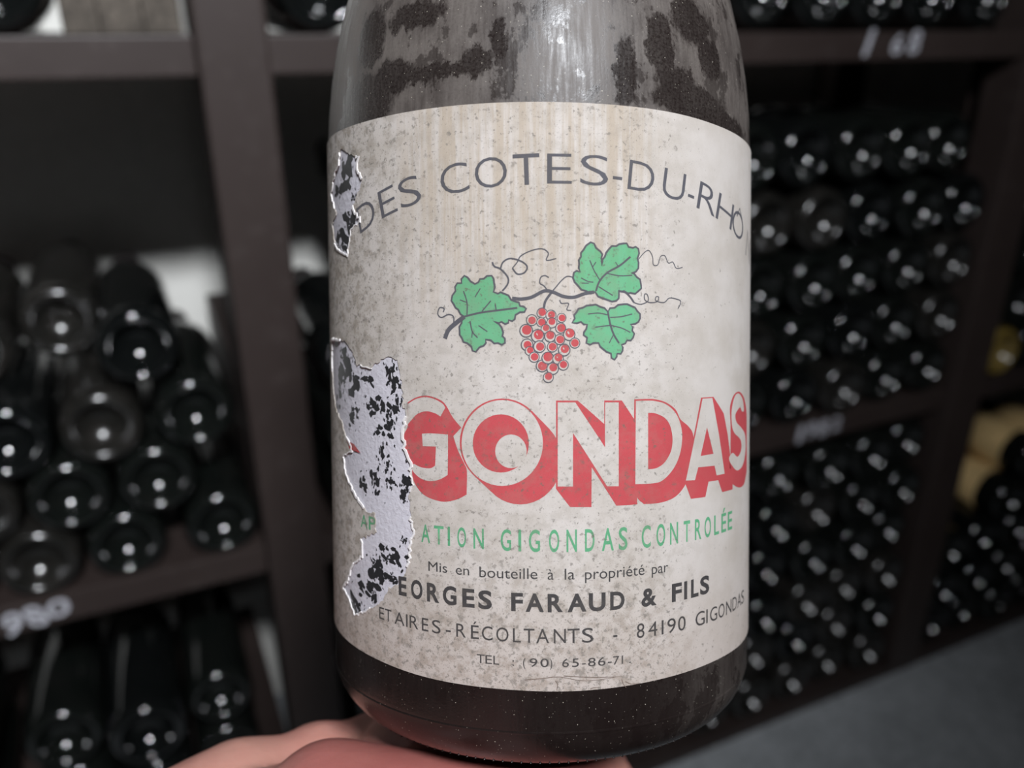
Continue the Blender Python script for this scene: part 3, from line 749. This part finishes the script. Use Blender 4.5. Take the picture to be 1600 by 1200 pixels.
# ---- label materials: the same stains and brown tint run through paper and ink
def stains(t, base, ink=0.0):
    uv = t.coord('UV')
    sep = t.n('ShaderNodeSeparateXYZ')
    t.put(sep.inputs[0], uv)
    u, v = sep.outputs[0], sep.outputs[1]
    cloud = t.noise(t.coord('UV', (1, 1, 1), (3, 5, 0)), 0.085, 4, 0.6)
    mid = t.noise(t.coord('UV', (1, 1, 1), (9, 2, 0)), 0.42, 4, 0.65)
    med = t.noise(t.coord('UV', (1, 1, 1), (1, 8, 0)), 1.15, 3, 0.6)
    fine = t.noise(uv, 3.3, 2, 0.6)
    grain = t.noise(t.coord('UV', (1.2, 3.0, 1)), 4.5, 3, 0.7)
    streak = t.noise(t.coord('UV', (0.75, 0.035, 1)), 1.0, 5, 0.65)
    # tan run marks under the top edge
    su = t.math('MULTIPLY', t.rng(u, -30, -14), t.rng(u, 12, 23, 1.0, 0.0))
    sv = t.rng(v, 62, 86)
    sm = t.math('MULTIPLY', t.math('MULTIPLY', su, sv), t.math('MULTIPLY', t.rng(streak, 0.36, 0.62), t.rng(grain, 0.25, 0.6, 0.6, 1.0)))
    k = ink if ink else 1.0
    c = t.mix(t.rng(cloud, 0.35, 0.68, 0, 0.6 * k), base, (base[0] * .72, base[1] * .69, base[2] * .63))
    c = t.mix(t.math('MULTIPLY', sm, 0.85), c, (0.36, 0.285, 0.205) if not ink else (base[0] * .9, base[1] * .85, base[2] * .75))
    # brown bloom
    left = t.rng(u, -42, -14, 1.0, 0.30)
    lowm = t.rng(v, 14, 44, 1.0, 0.30)
    right = t.rng(u, 14, 34, 1.0, 0.15)
    bloom = t.math('MULTIPLY', t.rng(mid, 0.44, 0.64), t.math('MULTIPLY', t.math('MAXIMUM', left, lowm), right))
    c = t.mix(t.math('MULTIPLY', bloom, 0.88 * k), c, (0.245, 0.205, 0.16))
    low_tint = t.rng(v, 12, 40, 0.45, 0.0)  # smooth brown tint, stronger towards the bottom edge
    c = t.mix(t.math('MULTIPLY', low_tint, k), c, (0.36, 0.275, 0.235))
    # mould specks, thicker at the lower left
    dens = t.math('ADD', t.math('MULTIPLY', t.math('MAXIMUM', left, lowm), 0.06), t.math('MULTIPLY', t.math('SUBTRACT', 1.0, right), -0.09))
    big = t.noise(t.coord('UV', (1, 1, 1), (17, 3, 0)), 0.5, 4, 0.7)
    m0 = t.rng(t.math('ADD', big, dens), 0.60, 0.70, 0, 0.55)
    m1 = t.rng(t.math('ADD', med, dens), 0.625, 0.69, 0, 0.68)
    m2 = t.rng(t.math('ADD', fine, dens), 0.645, 0.73, 0, 0.65)
    sp = t.math('MAXIMUM', m0, t.math('MAXIMUM', m1, m2))
    c = t.mix(t.math('MULTIPLY', sp, 1.0 if k > 0.3 else 0.2), c, (0.115, 0.10, 0.08))
    c = t.mix(t.rng(grain, 0.3, 0.75, 0.0, 0.2 if not ink else 0.07), c, (0.72, 0.69, 0.66) if not ink else (0.5, 0.45, 0.42))
    return c, grain, mid


def mat_paper(name, base, ink=0.0, rough=0.75):
    t = NT(name)
    c, g, m = stains(t, base, ink)
    t.bump(t.math('ADD', t.math('MULTIPLY', g, 0.6), m), 0.16, 0.0003)
    return t.set(color=c, rough=rough, spec=0.25)


PAPER = mat_paper('stained_label_paper', (0.52, 0.475, 0.44))
INK_RED = mat_paper('red_ink', (0.47, 0.055, 0.066), 0.6)
INK_GREEN = mat_paper('green_ink', (0.085, 0.33, 0.165), 0.6)
INK_LEAF = mat_paper('leaf_green_ink', (0.12, 0.38, 0.20), 0.6)
INK_GREY = mat_paper('blue_grey_ink', (0.075, 0.075, 0.09), 0.12)
INK_BLACK = mat_paper('black_ink', (0.028, 0.027, 0.029), 0.10)


def mat_backing():
    t = NT('bare_paper_backing')
    n = t.noise(t.coord('UV'), 1.0, 5, 0.65)
    f = t.noise(t.coord('UV', (1, 1, 1), (5, 5, 0)), 2.0, 5, 0.75, 0.4)
    c = t.mix(n, (0.50, 0.48, 0.53), (0.64, 0.62, 0.66))
    spot = t.rng(f, 0.655, 0.675)
    c = t.mix(spot, c, (0.02, 0.02, 0.022))
    t.bump(n, 0.5, 0.0004)
    return t.set(color=c, rough=0.85, spec=0.2)


BACKING = mat_backing()
t_ = NT('white_torn_fibre')
t_n = t_.noise(t_.coord('UV'), 2.5, 3)
TORN = t_.set(color=t_.mix(t_n, (0.62, 0.58, 0.57), (0.8, 0.78, 0.77)), rough=0.9)
t_ = NT('bare_dark_glass')
t_n = t_.noise(t_.coord('UV'), 2.0, 3)
BARE = t_.set(color=t_.mix(t_n, (0.012, 0.012, 0.014), (0.035, 0.034, 0.036)), rough=0.35)

CREASE = mat_plain('brown_crease', (0.16, 0.12, 0.10), 0.9, 0.2, 400, 0.0)

# ---- the paper itself
D = DATA


def jag(pts, step=0.5, amp=0.27):
    out = []
    N = len(pts)
    for i in range(N):
        a, b = pts[i], pts[(i + 1) % N]
        l = math.hypot(b[0] - a[0], b[1] - a[1])
        k = max(1, int(l / step))
        for j in range(k):
            t = j / k
            out.append((a[0] + (b[0] - a[0]) * t + random.uniform(-amp, amp), a[1] + (b[1] - a[1]) * t + random.uniform(-amp, amp)))
    return out


ltop = [(-62.0, D['ltop'][0][1] + .3)] + D['ltop'] + [(62.0, D['ltop'][-1][1] - .4)]
lbot = [(-62.0, D['lbot'][0][1] + .2)] + D['lbot'] + [(62.0, D['lbot'][-1][1])]


def resample(line, n):
    us = [line[0][0] + (line[-1][0] - line[0][0]) * i / n for i in range(n + 1)]
    res = []
    for u in us:
        for (a, b) in zip(line, line[1:]):
            if a[0] <= u <= b[0] + 1e-6:
                f = (u - a[0]) / max(b[0] - a[0], 1e-6)
                res.append((u, a[1] + (b[1] - a[1]) * f))
                break
    # soften the traced edge
    for _ in range(6):
        res = [res[0]] + [(res[i][0], (res[i - 1][1] + 2 * res[i][1] + res[i + 1][1]) / 4) for i in range(1, len(res) - 1)] + [res[-1]]
    return res


top_l, bot_l = resample(ltop, 60), resample(lbot, 60)
outline = bot_l + top_l[::-1]
tearA, tearB = jag(D['tearA']), jag(D['tearB'])
back_outline = [(u, v + 0.35) for u, v in bot_l] + [(u, v - 0.35) for u, v in top_l[::-1]]

bm = fill_shapes([[outline, tearA, tearB]])
wrap_bm(bm, RB + 0.00024, 1.0)
label = link('paper_label', to_mesh(bm, 'paper_label'), PAPER, main)
label['label'] = 'cream wine label, stained and torn at the left'
mod = label.modifiers.new('thickness', 'SOLIDIFY')
mod.thickness = 0.00013
mod.offset = -1
bm = fill_shapes([[back_outline]])
wrap_bm(bm, RB + 0.00008, 1.0)
back = link('paper_backing', to_mesh(bm, 'paper_backing'), BACKING, label)
back['label'] = 'whitish bare paper where the label is torn away'

# torn edge: a raised, frayed rim of white fibre
bm = bmesh.new()
for tr in (tearA, tearB):
    i = 0
    while i < len(tr):
        n = random.randint(5, 16)
        seg = [tr[(i + k) % len(tr)] for k in range(n + 1)]
        if random.random() < 0.5:
            ribbon(bm, [(x + random.uniform(-.06, .06), y + random.uniform(-.06, .06)) for x, y in seg], random.uniform(0.15, 0.45), random.uniform(0.0, 0.15))
        i += n
wrap_bm(bm, RB + 0.00030, 1.0)
te = link('torn_edge', to_mesh(bm, 'torn_edge'), TORN, label)
te.modifiers.new('thickness', 'SOLIDIFY').thickness = 0.0002
te['label'] = 'white frayed paper fibre along the tear'

# glass showing through the scraped backing
bm = bmesh.new()


def shard(bm, cx, cy, a, b, rot, z):
    n = random.randint(7, 12)
    pts = []
    for k in range(n):
        t = 2 * math.pi * k / n
        r = random.uniform(0.45, 1.15)
        x, y = a * r * math.cos(t), b * r * math.sin(t)
        pts.append(bm.verts.new((cx + x * math.cos(rot) - y * math.sin(rot), cy + x * math.sin(rot) + y * math.cos(rot), z)))
    c = bm.verts.new((cx, cy, z))
    for k in range(n):
        bm.faces.new((c, pts[k], pts[(k + 1) % n]))


for (u, v, a, b) in D['blobs']:
    a = min(a, 3.2)
    for k in range(9):
        s = random.uniform(0.28, 0.72)
        shard(bm, u + random.gauss(0, .55) * a, v + random.gauss(0, .55) * b, a * s * .8, b * s * .8, random.uniform(-.7, .3), 0.01 + 0.004 * random.random())
    for k in range(9):
        s = random.uniform(0.12, 0.35)
        shard(bm, u + random.gauss(0, 1.0) * a, v + random.gauss(0, 1.0) * b, s * .8, s * 1.3, random.uniform(-.9, .5), 0.01 + 0.004 * random.random())
wrap_bm(bm, RB + 0.00009, 1.0)
sh_ = link('bare_glass', to_mesh(bm, 'bare_glass'), BARE, label)
sh_['label'] = 'dark glass showing through the scraped paper'

# ---- print
Z_INK = RB + 0.000262


def add_print(name, bm, mat, lab, dz=0.0):
    wrap_bm(bm, Z_INK + dz, 1.0)
    o = link(name, to_mesh(bm, name), mat, label)
    o['label'] = lab
    return o


_cap = text_mesh('H', 'h')
CAPH = bounds(_cap)[3]
bpy.data.meshes.remove(_cap)


def glyph_line(glyphs, offset=0.0, thin=False):
    bm = bmesh.new()
    for ch, u0, u1, vb, vc in glyphs:
        me = text_mesh(ch, 'glyph', offset)
        x0, x1, y0, y1 = bounds(me)
        sy = (vc - vb) / CAPH
        sx = (u1 - u0) / max(x1 - x0, 1e-3)
        if ch in '.:-':
            sx = sy if ch != '-' else sx
        if ch in '1I':
            sx = min(sx, sy * 1.15)
        for v in me.vertices:
            v.co = ((u0 + u1) / 2 + (v.co.x - (x0 + x1) / 2) * sx, vb + v.co.y * sy, 0)
        bm.from_mesh(me)
        bpy.data.meshes.remove(me)
    return bm


# arched first line
bm = bmesh.new()
for ch, u, v, wd, rot in D['arch']:
    me = text_mesh(ch, 'glyph', 0.0 if ch == 'T' else -0.012)
    x0, x1, y0, y1 = bounds(me)
    sy = 4.55 / CAPH
    sx = wd / (x1 - x0)
    for q in me.vertices:
        px, py = (q.co.x - (x0 + x1) / 2) * sx, (q.co.y - CAPH / 2) * sy
        q.co = (u + px * math.cos(rot) - py * math.sin(rot), v + px * math.sin(rot) + py * math.cos(rot), 0)
    bm.from_mesh(me)
    bpy.data.meshes.remove(me)
# the circumflex over the last letter and the N turning out of sight
ribbon(bm, [(39.6, 88.9), (41.0, 90.4), (42.4, 88.6)], 0.32)
ribbon(bm, [(45.0, 82.9), (46.4, 87.2), (49.0, 81.6), (50.4, 86.0)], 0.42)
add_print('lettering', bm, INK_GREY, 'thin blue-grey lettering arched across the top')

add_print('lettering', glyph_line(D['green'], 0.012), INK_GREEN, 'green narrow capitals')
add_print('lettering', glyph_line(D['mis'], 0.0), INK_BLACK, 'small black lower-case line')
add_print('lettering', glyph_line(D['georges'], 0.032), INK_BLACK, 'bold black capitals')
add_print('lettering', glyph_line(D['etaires'], 0.0), INK_BLACK, 'thin black capitals with the postcode')
tel = glyph_line(D['tel'], 0.004)
add_print('lettering', tel, INK_BLACK, 'small black telephone number')

# creases along the lower edge, laid on as thin dark brown lines
bm = bmesh.new()
for p in D['creases']:
    ribbon(bm, smooth_line(p, 3), 0.16, 0.0, True)
add_print('crease', bm, CREASE, 'dark brown creases at the lower edge')

def soften(p, n=5, lim=42):
    N = len(p)

    def turn(i):
        a, q, c = p[i - 1], p[i], p[(i + 1) % N]
        t0 = math.atan2(q[1] - a[1], q[0] - a[0])
        t1 = math.atan2(c[1] - q[1], c[0] - q[0])
        return abs(math.degrees((t1 - t0 + math.pi) % (2 * math.pi) - math.pi))

    cor = [turn(i) > lim for i in range(N)]
    out = []
    for i in range(N):
        j = (i + 1) % N
        p1, p2 = p[i], p[j]
        if cor[i] and cor[j]:
            out.append(p1)
            continue
        p0 = p1 if cor[i] else p[i - 1]
        p3 = p2 if cor[j] else p[(j + 1) % N]
        for k in range(n):
            t = k / n
            out.append(tuple(0.5 * (2 * p1[d] + (p2[d] - p0[d]) * t + (2 * p0[d] - 5 * p1[d] + 4 * p2[d] - p3[d]) * t * t
                                    + (3 * p1[d] - p0[d] - 3 * p2[d] + p3[d]) * t ** 3) for d in (0, 1)))
    return out


# large red block letters with paper-white faces
bm = fill_shapes([[soften(p) if i in (0, 3, 5) else p] for i, p in enumerate(D['red'])])
add_print('block_lettering', bm, INK_RED, 'red shadow of the block letters')
bm = fill_shapes([[soften(p) if i in (0, 1, 5) else p for p in f] for i, f in enumerate(D['face'])] + [[smooth_line(D['sface'], 4, True)]])
add_print('block_letter_face', bm, PAPER, 'pale faces of the block letters', 0.000012)

# vine emblem


def serrate(p, d=0.28):
    out = []
    N = len(p)
    for i in range(N):
        a, b = p[i], p[(i + 1) % N]
        dx, dy = b[0] - a[0], b[1] - a[1]
        l = math.hypot(dx, dy)
        out.append(a)
        if l > 0.9:
            k = max(1, int(l / 0.9))
            for q in range(k):
                t0, t1 = (q + 0.55) / k, (q + 0.8) / k
                w_ = d * random.uniform(.4, 1.1)
                out.append((a[0] + dx * t0 + dy / l * w_, a[1] + dy * t0 - dx / l * w_))
                if q < k - 1:
                    out.append((a[0] + dx * t1 - dy / l * w_ * .4, a[1] + dy * t1 + dx / l * w_ * .4))
    return out


def area2(p):
    return sum(p[i][0] * p[(i + 1) % len(p)][1] - p[(i + 1) % len(p)][0] * p[i][1] for i in range(len(p)))


LEAVES = [serrate(p if area2(p) > 0 else p[::-1]) for p in D['leaves']]
bm = fill_shapes([[p] for p in LEAVES])
add_print('vine_leaf_print', bm, INK_LEAF, 'green vine leaves', 0.0)
bm = bmesh.new()
for p in LEAVES:
    ribbon(bm, p, 0.30, 0.0, False, True)
for wd, p in D['strokes']:
    ribbon(bm, smooth_line(p, 6), wd * 1.35 + 0.03, 0.0, False)
add_print('vine_stem_print', bm, INK_GREY, 'dark drawn vine stems, veins and tendrils', 0.000010)


def disc(bm, u, v, r, z, n=20):
    c = bm.verts.new((u, v, z))
    p = [bm.verts.new((u + r * math.cos(2 * math.pi * k / n), v + r * math.sin(2 * math.pi * k / n), z)) for k in range(n)]
    for k in range(n):
        bm.faces.new((c, p[k], p[(k + 1) % n]))


b_ring, b_pap, b_red = bmesh.new(), bmesh.new(), bmesh.new()
for i, (u, v, r) in enumerate(D['grapes']):
    z = i * 0.0012
    r *= 1.12
    disc(b_ring, u, v, r * 1.0, z)
    disc(b_pap, u, v, r * 0.83, z + 0.0004)
    disc(b_red, u + random.uniform(.0, .12) * r, v + random.uniform(-.05, .25) * r, r * random.uniform(.62, .74), z + 0.0008)
add_print('grape_outline_print', b_ring, INK_GREY, 'dark outlines of the grapes', 0.000014)
add_print('grape_highlight_print', b_pap, PAPER, 'pale rims of the grapes', 0.000014)
add_print('grape_print', b_red, INK_RED, 'red grapes', 0.000014)

# ================================================================= the hand
def hand_mesh():
    bm = bmesh.new()

    def cap(p0, r0, p1, r1):
        b2 = bmesh.new()
        bmesh.ops.create_icosphere(b2, subdivisions=3, radius=r0, matrix=Matrix.Translation(p0))
        bmesh.ops.create_icosphere(b2, subdivisions=3, radius=r1, matrix=Matrix.Translation(p1))
        r = bmesh.ops.convex_hull(b2, input=b2.verts[:])
        junk = [g for g in r['geom_interior'] if isinstance(g, bmesh.types.BMVert)]
        bmesh.ops.delete(b2, geom=junk, context='VERTS')
        me = bpy.data.meshes.new('tmp')
        b2.to_mesh(me)
        b2.free()
        bm.from_mesh(me)
        bpy.data.meshes.remove(me)

    def chain(pts):
        for (a, ra), (b, rb) in zip(pts, pts[1:]):
            cap(Vector(a), ra, Vector(b), rb)

    W1, W2 = (-58, -97, -47), (-34, -104, -46)
    # forearm and wrist
    chain([((-112, -300, -150), 36), ((-72, -165, -80), 27), (W1, 20)])
    chain([((-92, -300, -150), 36), ((-52, -170, -80), 26), (W2, 19)])
    mcp = [(-26, 6, -17), (-14, 2, -14), (-4, -7, -14), (2, -15, -17)]
    for i, m in enumerate(mcp):
        src = W1 if i < 2 else W2
        midp = tuple((a * .45 + b * .55) for a, b in zip(src, m))
        chain([(src, 17), (midp, 14), (m, (10.5, 11, 10.5, 9.0)[i])])
    # pads under the fingers and the heel of the hand
    chain([((-28, -2, -18), 10.5), ((-14, -5, -15), 12), ((-2, -18, -17), 9.5)])
    chain([((-30, -62, -36), 18), ((-37, -22, -15), 12.5), ((-25, -26, -15.5), 13), ((-12, -24, -16), 12)])
    # fingers: knuckle, two joints, tip
    chain([(mcp[0], 10.2), ((-8, 40, -14), 8.6)]); chain([((-8, 40, -14), 8.8), ((3, 58, -8), 7.7)]); chain([((3, 58, -8), 7.8), ((10, 71, 1), 6.6)])
    chain([(mcp[1], 10.4), ((10, 35, -13), 8.8)]); chain([((10, 35, -13), 9.0), ((22, 53, -9), 7.9)]); chain([((22, 53, -9), 8.0), ((28, 65, -1), 6.7)])
    chain([(mcp[2], 9.8), ((15, 22, -16), 8.4)]); chain([((15, 22, -16), 8.5), ((24, 38, -19), 7.5)]); chain([((24, 38, -19), 7.6), ((27, 47, -14), 6.4)])
    chain([(mcp[3], 8.8), ((12, 6, -24), 7.2)]); chain([((12, 6, -24), 7.3), ((15, 17, -30), 6.5)]); chain([((15, 17, -30), 6.6), ((15, 21, -37), 5.8)])
    # thumb: thenar mass, two joints, tip, with creases between the lobes
    chain([((-66, -78, -48), 19), ((-78, -45, -38), 15), ((-80, -24, -31), 12.5), ((-71, -13, -25), 11.2), ((-60, -4, -21.6), 10.6), ((-51.5, 1, -21.6), 8.9)])
    chain([((-51.5, 1, -21.6), 8.9), ((-46, 4, -20.6), 9.6), ((-40.5, 8, -21.4), 8.5), ((-33, 15, -20.2), 8.2), ((-25, 23, -22), 7.4)])
    chain([((-62, -62, -40), 17), ((-56, -26, -26), 12), ((-37, -22, -15), 12)])
    chain([((-66, -12, -27), 10), ((-40, -16, -18), 10)])
    bm.transform(Matrix.Scale(0.001, 4))
    me = bpy.data.meshes.new('hand')
    bm.to_mesh(me)
    bm.free()
    o = bpy.data.objects.new('tmp', me)
    COL.objects.link(o)
    r = o.modifiers.new('remesh', 'REMESH')
    r.mode = 'VOXEL'
    r.voxel_size = 0.0014
    s = o.modifiers.new('smooth', 'SMOOTH')
    s.iterations = 5
    s.factor = 0.5
    dg = bpy.context.evaluated_depsgraph_get()
    m2 = bpy.data.meshes.new_from_object(o.evaluated_get(dg))
    bpy.data.objects.remove(o)
    m2.name = 'hand'
    for p in m2.polygons:
        p.use_smooth = True
    return m2


t_ = NT('skin')
v_ = t_.coord('Object')
a_ = t_.noise(v_, 28.0, 4, 0.6)
b_ = t_.noise(v_, 260.0, 4, 0.6)
g_ = t_.n('ShaderNodeSeparateXYZ')
t_.put(g_.inputs[0], v_)
palm_ = t_.math('MULTIPLY', t_.rng(g_.outputs[0], -0.056, -0.040), t_.rng(g_.outputs[1], 0.0, -0.012))
c_ = t_.mix(t_.rng(a_, 0.3, 0.7), (0.46, 0.235, 0.185), (0.40, 0.165, 0.135))
c_ = t_.mix(t_.math('MULTIPLY', palm_, 0.7), c_, (0.30, 0.075, 0.07))
t_.bump(t_.math('ADD', b_, t_.math('MULTIPLY', a_, 2)), 0.35, 0.0006)
SKIN = t_.set(color=c_, rough=0.5, spec=0.35, sss=0.15, sssr=(0.004, 0.0015, 0.0008), ssss=1.0)
hm = hand_mesh()
hand = link('hand', hm, SKIN)
hand.matrix_world = BM
tag(hand, 'bare pink hand, palm up, holding the old wine bottle from beneath', 'hand')
